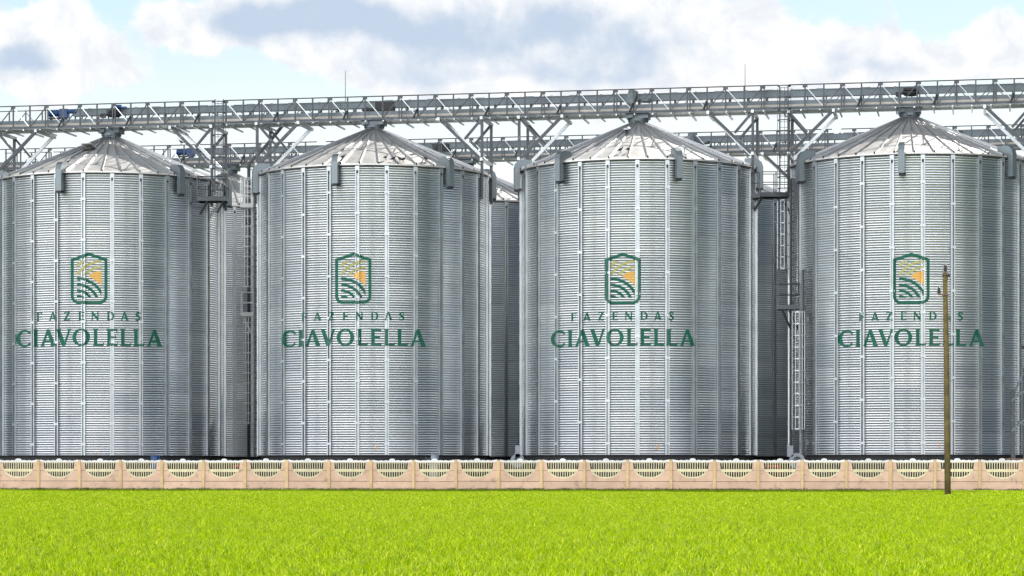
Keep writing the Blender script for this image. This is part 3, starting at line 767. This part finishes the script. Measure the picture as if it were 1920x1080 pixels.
# between silo 3 and 1
platform(1384, 1424, 125.9, 365, 'railed platform end clamped on the upper right shoulder of silo with the 3', braces=((1406, 1383, 1.15),), depth=1.3, side_r=False)
platform(1426, 1484, 126.6, 363, 'railed bridge platform spanning the gap between silo with the 3 and rightmost silo', braces=((1432, 1405, 1.2), (1463, 1486, 1.05)), depth=1.0, side_l=False)
ladder(1469.5, 126.0, 161, 362, .42, 'tall caged ladder climbing through the gap in the front gallery rail', depth=.45, hmat=M_STEEL)
ladder(1468, 126.6, 372, 512, .36, 'middle caged ladder hanging below the bridge platform', depth=.6)
ladder(1496, 123.2, 578, 812, .36, 'lowest caged ladder on the left flank of the rightmost silo', depth=.5)
platform(1459, 1500, 123.6, 574, 'short rest platform halfway up the left flank of the rightmost silo', rail=1.1, depth=.8, braces=((1465, 1488, 1.25), (1478, 1500, 1.1)))
tray(1485, 125.4, 335, 856, .18, 'cable tray beside the ladder left of the rightmost silo', ())
tray(1508, 123.6, 505, 856, .16, 'dark cable tray fixed on the left wall of the rightmost silo', ((506, .9), (598, .9), (717, .9), (830, .9)))

# lightning rods
for px, y0, lab in ((647.5, 133, 'thin lightning rod on the gallery left of the silo tip with the dark box'), (1397, 120, 'thin lightning rod on the gallery between the two right front silos')):
    p = G(t_of(px, .8), .8, 18.8); top = at(px, y0, p.y)
    b = MB(); b.tube([p, Vector((p.x, p.y, top.z))], [.022, .012], 6); tag(b.build('lightning_rod', M_STEEL), lab, 'lightning rod', 'lightning rods')

# ------------------------------------------------------------------ birds
def bird_mesh():
    b = MB()
    sp_ = [(-.19, 0, .085, .022, .006), (-.12, 0, .10, .030, .012), (-.06, 0, .12, .05, .045), (.0, 0, .135, .06, .062), (.05, 0, .155, .055, .058), (.085, 0, .185, .036, .040), (.10, 0, .215, .026, .028), (.115, 0, .24, .028, .028), (.14, 0, .243, .018, .016), (.155, 0, .238, .006, .006), (.175, 0, .230, .002, .002)]
    n = 10; vs = []
    for (x, y, z, ry, rz) in sp_:
        for k in range(n):
            a = 2*math.pi*k/n; vs.append((x, y+ry*math.cos(a), z+rz*math.sin(a)))
    fs = [(i*n+k, i*n+(k+1) % n, (i+1)*n+(k+1) % n, (i+1)*n+k) for i in range(len(sp_)-1) for k in range(n)]
    fs += [tuple(range(n)), tuple((len(sp_)-1)*n+k for k in range(n))]
    b.add(vs, fs)
    for s_ in (-1, 1):
        b.tube([(.0, s_*.025, .09), (.01, s_*.025, .0)], .006, 5); b.tube([(-.01, s_*.025, .004), (.04, s_*.025, .004)], .005, 4)
        b.tube([(.05, s_*.045, .16), (-.02, s_*.056, .13), (-.15, s_*.028, .095)], [.012, .022, .004], 6)
    return b.mesh('bird', M_BIRD, True)
MBIRD = bird_mesh()
def bird(p, rz, lab, grp='birds perched on the roofs', s_=1.1):
    o = link('bird', MBIRD, None, p, rz); o.scale = (s_,)*3; tag(o, lab, 'bird', grp)
def rb(i, px, py):
    cx, cy = FR[i]; best = None
    for k in range(60):
        r = 5.9-k*.05; p, a = on_roof(i, px, r); yy2 = HZ-(p.z-CH)*F/p.y
        if best is None or abs(yy2-py) < best[0]: best = (abs(yy2-py), p)
    return best[1]
for (i, px, py, rz, lab) in ((1, 723, 300, 1.0, 'dark bird stretching up on a roof seam, leftmost of those on silo 5'), (1, 737, 303, .3, 'lone dark bird second from left on the eave of silo 5'),
                             (1, 750, 303, 2.6, 'dark bird in the close pair on the silo 5 eave, left one'), (1, 756, 304, .5, 'dark bird in the close pair on the silo 5 eave, right one'),
                             (1, 799, 303, 2.9, 'dark bird alone on the right part of the silo 5 eave'), (1, 642, 300, .4, 'small bird beside the left roof vent of silo 5'),
                             (2, 1163, 286, .6, 'dark bird on the silo 3 roof, left of two'), (2, 1178, 285, .9, 'dark bird on the silo 3 roof, right of two'), (0, 127, 310, .4, 'small bird beside the left roof vent of the leftmost silo')):
    bird(rb(i, px, py), rz, lab, s_=1.15)
for px, lab in ((340, 'dark bird on the far gallery rail, left of two'), (365, 'dark bird on the far gallery rail, right of two')):
    bird(G(g2(px, -.875), -.875, 19.94, P1), 2.8, lab, 'birds perched on the far rail', 1.2)

# ------------------------------------------------------------------ ground
b = MB(); b.add([(-3000, -300, 0), (3000, -300, 0), (3000, 5000, 0), (-3000, 5000, 0)], [(0, 1, 2, 3)])
M_SOIL = mat('field_soil', (.05, .075, .012), .95, 0, .3, .8, bump=.3)
g = b.build('field', M_SOIL); g['kind'] = 'structure'
AF = R_(7.0); UF = Vector((math.cos(AF), -math.sin(AF), 0)); NF = Vector((math.sin(AF), math.cos(AF), 0)); FC = Vector((0, 116, 0))
def FP(tt, nn, z=0): return FC+UF*tt+NF*nn+Vector((0, 0, z))
b = MB(); b.add([FP(-90, .12, .004), FP(90, .12, .004), FP(90, 70, .004), FP(-90, 70, .004)], [(0, 1, 2, 3)])
g = b.build('yard', M_YARD); g['kind'] = 'structure'

# ------------------------------------------------------------------ concrete fence
FPITCH = 1.954; T0 = -.615
PWID = .13
fence = thing('concrete_fence', 'long low pink concrete panel fence with cream slotted arches and white scalloped tops', 'fence', FP(0, 0), rz=-AF)
b = MB(); b.box((0, 0, .69), (PWID, .15, 1.38)); b.box((0, 0, 1.39), (PWID-.03, .09, .03)); ME_FP = b.mesh('fence_post', M_POST)
HWP = (FPITCH-PWID)/2-.004
ZL, ZM, ZT = .43, .915, 1.29      # joints and top of the upper board
def arc_half(z):      # half width of the cream zone at height z
    if z >= 1.285: return .745
    k = (1.285-z)/(1.285-.555); k = min(1, max(0, k)); return .745*(1-k**2.6)**.5 if k < 1 else 0
def slot_poly(xc, z0, z1, w, clipf=True):
    out = [(xc-w/2, z0), (xc+w/2, z0), (xc+w/2, z1), (xc-w/2, z1)]
    return out
def make_panel():
    plinth = MB(); plinth.box((0, 0, ZL/2-.005), (2*HWP, .05, ZL-.01))
    # cream lattice
    zs = [.555+i*(.73/26) for i in range(27)]
    arc = [(arc_half(z), z) for z in zs]
    arc[0] = (.06, .557)
    outer = [(-.745, ZT)]+[(-x, z) for x, z in reversed(arc[:-1])]+[(x, z) for x, z in arc[:-1]]+[(.745, ZT)]
    outer = [(-x, z) for x, z in arc][::-1]+[(x, z) for x, z in arc]
    holes = []
    n = 14; pit = .107
    for i in range(n):
        xc = (i-(n-1)/2)*pit; z0, z1 = .985, 1.26; w = .072
        if abs(xc) > .64: xs0 = .018*(1 if xc > 0 else -1); holes.append([(xc-w/2-xs0*1.6, z0), (xc+w/2-xs0*1.6, z0), (xc+w/2, z1), (xc-w/2, z1)])
        else: holes.append([(xc-w/2, z0+.004*(i % 2)), (xc+w/2, z0), (xc+w/2, z1), (xc-w/2, z1)])
    for i in range(12):
        xc = (i-5.5)*pit; w = .070; z1 = .86
        def zb(x):
            z = .56
            while arc_half(z) < abs(x)+.035 and z < z1: z += .004
            return z+.045
        a, c = max(.635, zb(xc-w/2)), max(.635, zb(xc+w/2))
        if min(a, c) < z1-.03: holes.append([(xc-w/2, min(a, z1-.01)), (xc+w/2, min(c, z1-.01)), (xc+w/2, z1), (xc-w/2, z1)])
    lat = MB(); lat.prism(outer, holes, lambda x, y: (x, -.028, y), (0, .022, 0))
    # pink boards with the arch cut out
    up = MB()
    arcU = [(x, z) for x, z in arc if z > ZM+.01]; xm = arc_half(ZM+.006)
    for sg in (-1, 1):
        poly = [(sg*xm, ZM+.006)]+[(sg*x, z) for x, z in arcU]+[(sg*.745, ZT), (sg*HWP, ZT), (sg*HWP, ZM+.006)]
        up.prism(poly, [], lambda x, y: (x, -.022, y), (0, .04, 0))
    arcL = [(x, z) for x, z in arc if z < ZM-.01]; xm = arc_half(ZM-.006)
    poly = [(-HWP, ZL+.006), (HWP, ZL+.006), (HWP, ZM-.006), (xm, ZM-.006)]+[(x, z) for x, z in reversed(arcL)]+[(-x, z) for x, z in arcL]+[(-xm, ZM-.006), (-HWP, ZM-.006)]
    up.prism(poly, [], lambda x, y: (x, -.022, y), (0, .04, 0))
    # scalloped crest
    def crest(x):
        a = abs(x)
        if a < .15: return 1.395+.075*math.cos(a/.15*math.pi/2)**.7
        if a < .40: return 1.365+.030*math.sin((a-.15)/.25*math.pi)
        if a < .62: return 1.362+.028*math.sin((a-.40)/.22*math.pi)
        return 1.362+.055*((a-.62)/(HWP-.62))
    n = 72; top = [(-HWP+2*HWP*i/n, crest(-HWP+2*HWP*i/n)) for i in range(n+1)]
    cr = MB(); cr.prism([(-HWP, ZT+.004), (HWP, ZT+.004)]+top[::-1], [], lambda x, y: (x, -.034, y), (0, .06, 0))
    return plinth.mesh('plinth_board', M_PINK), up.mesh('arched_board', M_PINK), lat.mesh('slotted_lattice', M_CREAM), cr.mesh('scalloped_crest', M_CREST)
PM = make_panel()
k0, k1 = -16, 17
rf = random.Random(5)
for k in range(k0, k1+1):
    tt = T0+k*FPITCH; dz = rf.uniform(-.012, .012)
    link('fence_post', ME_FP, fence, (tt, 0, dz))
    if k < k1:
        pl = link('plinth_board', PM[0], fence, (tt+FPITCH/2, rf.uniform(-.005, .005), dz*.6))
        ar = link('arched_board', PM[1], fence, (tt+FPITCH/2, 0, dz*.6+.002))
        link('slotted_lattice', PM[2], ar)
        link('scalloped_crest', PM[3], ar)

# ------------------------------------------------------------------ utility pole
base = Vector(((1777-960)*96/F, 96, 0))
pole = thing('utility_pole', 'brown weathered wooden pole standing in the grass before the fence at right', 'utility pole', base)
zt = at(0, 512, 96).z; dx = -.09
b = MB(); b.tube([(0, 0, -.1), (dx*.3, 0, zt*.33), (dx*.6, 0, zt*.66), (dx, 0, zt)], [.118, .112, .103, .094], 14); b.tube([(dx, 0, zt), (dx, 0, zt+.02)], [.108, .05], 14); b.build('shaft', M_WOOD, pole, True)
def insul(p, s_=1.0):
    b = MB(); b.lathe([(0, 0), (.05, .0), (.085, .03), (.03, .06), (.05, .08), (.075, .10), (.03, .13), (.05, .16), (.055, .19), (.03, .22), (0, .23)], 14, p); return b
b = insul((dx, 0, zt+.08)); b.tube([(dx, 0, zt-.05), (dx, 0, zt+.1)], .015, 6); b.build('insulator', M_BLACK, pole, True)
zb = at(0, 549, 96).z
b = insul((dx*.9-.25, 0, zb-.02)); b.build('insulator', M_BLACK, pole, True)
b = MB(); b.beam((dx*.9-.28, -.02, zb-.06), (dx*.9+.1, -.13, zb-.09), .05, .06); b.box((dx*.9-.25, 0, zb-.02), (.02, .02, .1)); b.build('bracket_arm', M_RUST, pole)
b = MB(); b.tube([(dx*.9, 0, zb-.12), (dx*.9, 0, zb-.07)], .128, 14); b.build('steel_band', M_DARK, pole)
b = MB(); b.tube([(dx, 0, zt-.12), (dx, 0, zt-.08)], .118, 14); b.box((dx+.14, 0, zt-.08), (.06, .06, .14)); b.build('steel_band', M_DARK, pole)
# ------------------------------------------------------------------ machines behind the fence
def fan(px, Y, zc, r, duct, lab):
    x = (px-960)*Y/F
    f = thing('aeration_fan', lab, 'fan', (x, Y, 0), 'aeration fans')
    b = MB(); n = 28
    ri = r*.55; vs = []; fs = []
    for k in range(n+1):
        a = 2*math.pi*k/n
        for rr, y in ((r, -.15), (r, .15), (ri, .15), (ri, -.15)): vs.append((rr*math.cos(a), y, zc+rr*math.sin(a)))
    for k in range(n):
        for j in range(4): fs.append((k*4+j, k*4+(j+1) % 4, (k+1)*4+(j+1) % 4, (k+1)*4+j))
    b.add(vs, fs); b.tube([(0, .1, zc), (0, .13, zc)], ri+.01, 20); b.build('scroll_housing', M_GALV2, f)
    b = MB(); b.box((duct[0], 0, zc+duct[1]), (duct[2], .3, duct[3])); b.box((duct[0], 0, zc+duct[1]+duct[3]/2), (duct[2]+.05, .35, .03)); b.build('outlet_duct', M_GALV2, f)
    b = MB(); b.tube([(0, -.1, zc), (0, -.28, zc)], .1, 14); b.build('fan_motor', M_DARK, f, True)
    b = MB()
    for sx in (-1, 1): b.beam((sx*r*.8, 0, 0), (sx*r*.5, 0, zc-r*.75), .06)
    b.box((0, 0, zc-r*1.02), (r*1.5, .34, .05)); b.build('stand', M_STEEL, f)
fan(970, 122.0, 1.38, .33, (.02, .45, .24, .55), 'grey aeration fan with upright duct between silos with the 5 and the 3')
fan(1494, 119.5, 1.36, .37, (-.32, .45, .26, .5), 'grey aeration fan with box duct at the left foot of the rightmost silo')
x = (813-960)*121/F
m = thing('motor_cowl', 'grey rounded motor cowl peeping over the fence at the foot of silo with the 5', 'motor', (x, 121, 0))
b = MB(); b.tube([(-.12, 0, 1.47), (.24, 0, 1.47)], [.26, .26], 20); b.build('cowl', M_GALV2, m, True)
b = MB(); b.tube([(-.12, 0, 1.4), (-.34, 0, 1.4)], .12, 12); b.box((-.36, 0, 1.4), (.06, .3, .3)); b.build('shaft_end', M_STEEL, m)
b = MB(); b.box((0, 0, .6), (.4, .4, 1.2)); b.box((0, 0, 1.21), (.6, .5, .04)); b.build('plinth', M_CONC, m)
x = (291-960)*124/F
m = thing('blue_drum', 'dark blue drum cover peeping over the fence at the leftmost silo', 'drum', (x, 124, 0))
b = MB(); b.lathe([(.22, 0), (.22, 1.52), (.2, 1.56)], 20); b.build('drum_body', M_BLUE, m, True)
b = MB(); b.lathe([(.23, 1.50), (.235, 1.56), (.2, 1.62), (0, 1.66)], 20); b.build('drum_lid', M_BLUE, m, True)
for px, w, lab in ((1450, .62, 'red pipe seen through the fence slots left of the rightmost silo'), (447, .5, 'red pipe seen through the fence slots right of the leftmost silo')):
    YY = FP((px-960)*117.5/F, 1.2).y; x = (px-960)*YY/F
    b = MB(); b.tube([(x-w/2, YY, 1.12), (x+w/2, YY, 1.10)], .055, 12)
    for sx in (-1, 1): b.beam((x+sx*w*.4, YY, 0), (x+sx*w*.4, YY, 1.08), .05)
    tag(b.build('red_pipe', M_RED), lab, 'pipe', 'red pipes behind the fence')
# rust coloured bin and steel frame at the right edge
Y = 117.6
m = thing('rusty_bin', 'rusty brown steel bin behind the fence at the right edge', 'bin', ((1902-960)*Y/F, Y, 0))
b = MB(); b.box((0, 0, .8), (.74, .6, 1.3)); b.box((0, 0, 1.45), (.80, .66, .05))
for q in (-.18, .0, .18): b.box((q, -.31, .8), (.03, .03, 1.25))
b.build('bin_body', M_RUST, m)
b = MB(); 
for sx in (-1, 1): b.box((sx*.33, 0, .075), (.07, .5, .15))
b.build('feet', M_DARK, m)
Y = 118.2
m = thing('stair_frame', 'grey steel stair frame rising behind the fence at the far right edge', 'stair', ((1910-960)*Y/F, Y, 0))
def q(px, py): p = at(px, py, Y); return Vector((p.x-(1910-960)*Y/F, 0, p.z))
b = MB(); b.beam(q(1899.5, 730)-Vector((0, 0, 0)), Vector((q(1899.5, 730).x, 0, 0)), .19, .14); b.build('post', M_STEEL, m)
b = MB(); b.beam(q(1922, 690), Vector((q(1922, 690).x, 0, 0)), .19, .14); b.build('post', M_STEEL, m)
for (xa, ya, xb, yb, w) in ((1896, 752, 1926, 728, .16), (1904, 732, 1920, 695, .12), (1897, 808, 1928, 780, .16), (1907, 790, 1926, 800, .2), (1904, 736, 1935, 736, .1)):
    b = MB(); b.beam(q(xa, ya), q(xb, yb), w, .08); b.build('stringer', M_STEEL2, m)
b = MB(); b.tube([q(1916, 650), q(1922, 650)], .09, 10); b.build('dark_fitting', M_DARK, m)  # dark blob of unknown kind beside the frame

# ------------------------------------------------------------------ grass
def grassmat():
    m = bpy.data.materials.new('grass_blade'); m.use_nodes = True; t = NT(m.node_tree)
    rnd = t.n('ShaderNodeAttribute', attribute_name='blade').outputs['Fac']
    oi = t.n('ShaderNodeObjectInfo')
    geo = t.n('ShaderNodeNewGeometry')
    big = t.noise(geo.outputs['Position'], .35, 4)
    c = t.mix(t.ramp(rnd, 0, .75), (.018, .085, .0008), (.37, .50, .002))
    c = t.mix(t.ramp(rnd, .80, .92), c, (.80, .80, .12))
    c = t.mix(t.m('MULTIPLY', oi.outputs['Random'], .35), c, (.10, .24, .001))
    c = t.mix(t.m('MULTIPLY', t.ramp(big, .35, .7), .35), c, (.25, .40, .002))
    d = t.n('ShaderNodeBsdfPrincipled', ins={'Base Color': c, 'Roughness': .5, 'Specular IOR Level': .1})
    tr = t.n('ShaderNodeBsdfTranslucent', ins={0: t.mix(.25, c, (.50, .72, .002))})
    ms = t.n('ShaderNodeMixShader', ins={0: .5, 1: d.outputs[0], 2: tr.outputs[0]})
    t.n('ShaderNodeOutputMaterial', ins={0: ms.outputs[0]}); return m
M_GRASS = grassmat()
tufts = bpy.data.collections.new('grass_tufts')
rg = random.Random(11)
def tuft(nbl, rad, h, wmin=.004, wmax=.008):
    vs = []; fs = []; cols = []
    for i in range(nbl):
        a = rg.uniform(0, 6.283); r = rad*math.sqrt(rg.random()); x, y = r*math.cos(a), r*math.sin(a)
        hh = h*rg.uniform(.55, 1.15); w = rg.uniform(wmin, wmax); d = rg.uniform(0, 6.283); f = rg.uniform(0, 6.283)
        lean = rg.uniform(.15, .75)*hh; lx, ly = math.cos(d)*lean, math.sin(d)*lean; wx, wy = math.cos(f)*w/2, math.sin(f)*w/2
        b0 = len(vs)
        vs += [(x-wx, y-wy, 0), (x+wx, y+wy, 0), (x-wx*.9+lx*.3, y-wy*.9+ly*.3, hh*.6), (x+wx*.9+lx*.3, y+wy*.9+ly*.3, hh*.6), (x+lx, y+ly, hh*rg.uniform(.82, 1))]
        fs += [(b0, b0+1, b0+3, b0+2), (b0+2, b0+3, b0+4)]
        c = rg.random(); cols += [c]*5
    me = bpy.data.meshes.new('tuft'); me.from_pydata(vs, [], fs); me.materials.append(M_GRASS)
    at_ = me.attributes.new('blade', 'FLOAT', 'POINT'); at_.data.foreach_set('value', cols)
    o = bpy.data.objects.new('tuft', me); tufts.objects.link(o); return o
for i in range(6): tuft(42, .17, .115)
near = tufts; tufts = bpy.data.collections.new('far_grass_tufts')
for i in range(6): tuft(34, .2, .07, .007, .014)
far = tufts; tufts = near
def grass_field(name, poly, dens, label, scale=(.75, 1.25), seed=1, tufts=tufts):
    b = MB(); b.add(poly, [tuple(range(len(poly)))])
    o = b.build(name, M_GRASS); o['kind'] = 'stuff'; o['label'] = label; o['category'] = 'grass'
    ng = bpy.data.node_groups.new(name, 'GeometryNodeTree')
    ng.interface.new_socket('Geometry', in_out='INPUT', socket_type='NodeSocketGeometry')
    ng.interface.new_socket('Geometry', in_out='OUTPUT', socket_type='NodeSocketGeometry')
    N = ng.nodes.new; gi = N('NodeGroupInput'); go = N('NodeGroupOutput')
    dp = N('GeometryNodeDistributePointsOnFaces'); dp.inputs['Density'].default_value = dens; dp.inputs['Seed'].default_value = seed
    ci = N('GeometryNodeCollectionInfo'); ci.inputs['Collection'].default_value = tufts; ci.inputs['Separate Children'].default_value = True; ci.inputs['Reset Children'].default_value = True
    ip = N('GeometryNodeInstanceOnPoints'); ip.inputs['Pick Instance'].default_value = True
    rr = N('FunctionNodeRandomValue'); rr.data_type = 'FLOAT_VECTOR'; rr.inputs[0].default_value = (-.08, -.08, 0); rr.inputs[1].default_value = (.08, .08, 6.283)
    rs = N('FunctionNodeRandomValue'); rs.data_type = 'FLOAT'; rs.inputs[2].default_value = scale[0]; rs.inputs[3].default_value = scale[1]; rs.inputs['Seed'].default_value = 5
    l = ng.links.new
    l(gi.outputs[0], dp.inputs['Mesh']); l(dp.outputs['Points'], ip.inputs['Points']); l(ci.outputs[0], ip.inputs['Instance'])
    l(rr.outputs[0], ip.inputs['Rotation']); l(rs.outputs[1], ip.inputs['Scale']); l(ip.outputs[0], go.inputs[0])
    md = o.modifiers.new('scatter', 'NODES'); md.node_group = ng
    return o
def edge(px, Y): return (px-960)*Y/F
z = .004
grass_field('grass', [(edge(-250, 20), 20, z), (edge(2170, 20), 20, z), (edge(2170, 60), 60, z), (edge(-250, 60), 60, z)], 26, 'bright lime green grass filling the near foreground of the field', seed=1)
o = grass_field('grass', [(edge(-250, 60), 60, z), (edge(2170, 60), 60, z), tuple(FP(29, -1.0, z)), tuple(FP(-30, -1.0, z))], 16, 'bright lime green grass of the far field up to the fence', (.8, 1.3), seed=2, tufts=far)
M_GRASS = mat('shaded_weed_blade', (.035, .085, .006), .6, 0, .3, 3)  # fence shadow put into the weeds as a darker blade green
weeds = bpy.data.collections.new('weed_tufts'); tufts = weeds
for i in range(4): tuft(40, .2, .12)
grass_field('weeds', [tuple(FP(-30, -1.0, z)), tuple(FP(29, -1.0, z)), tuple(FP(29, -.06, z)), tuple(FP(-30, -.06, z))], 26, 'strip of weeds along the fence foot, dark green with fence shade put into the colour', (.3, 1.5), seed=3, tufts=weeds)
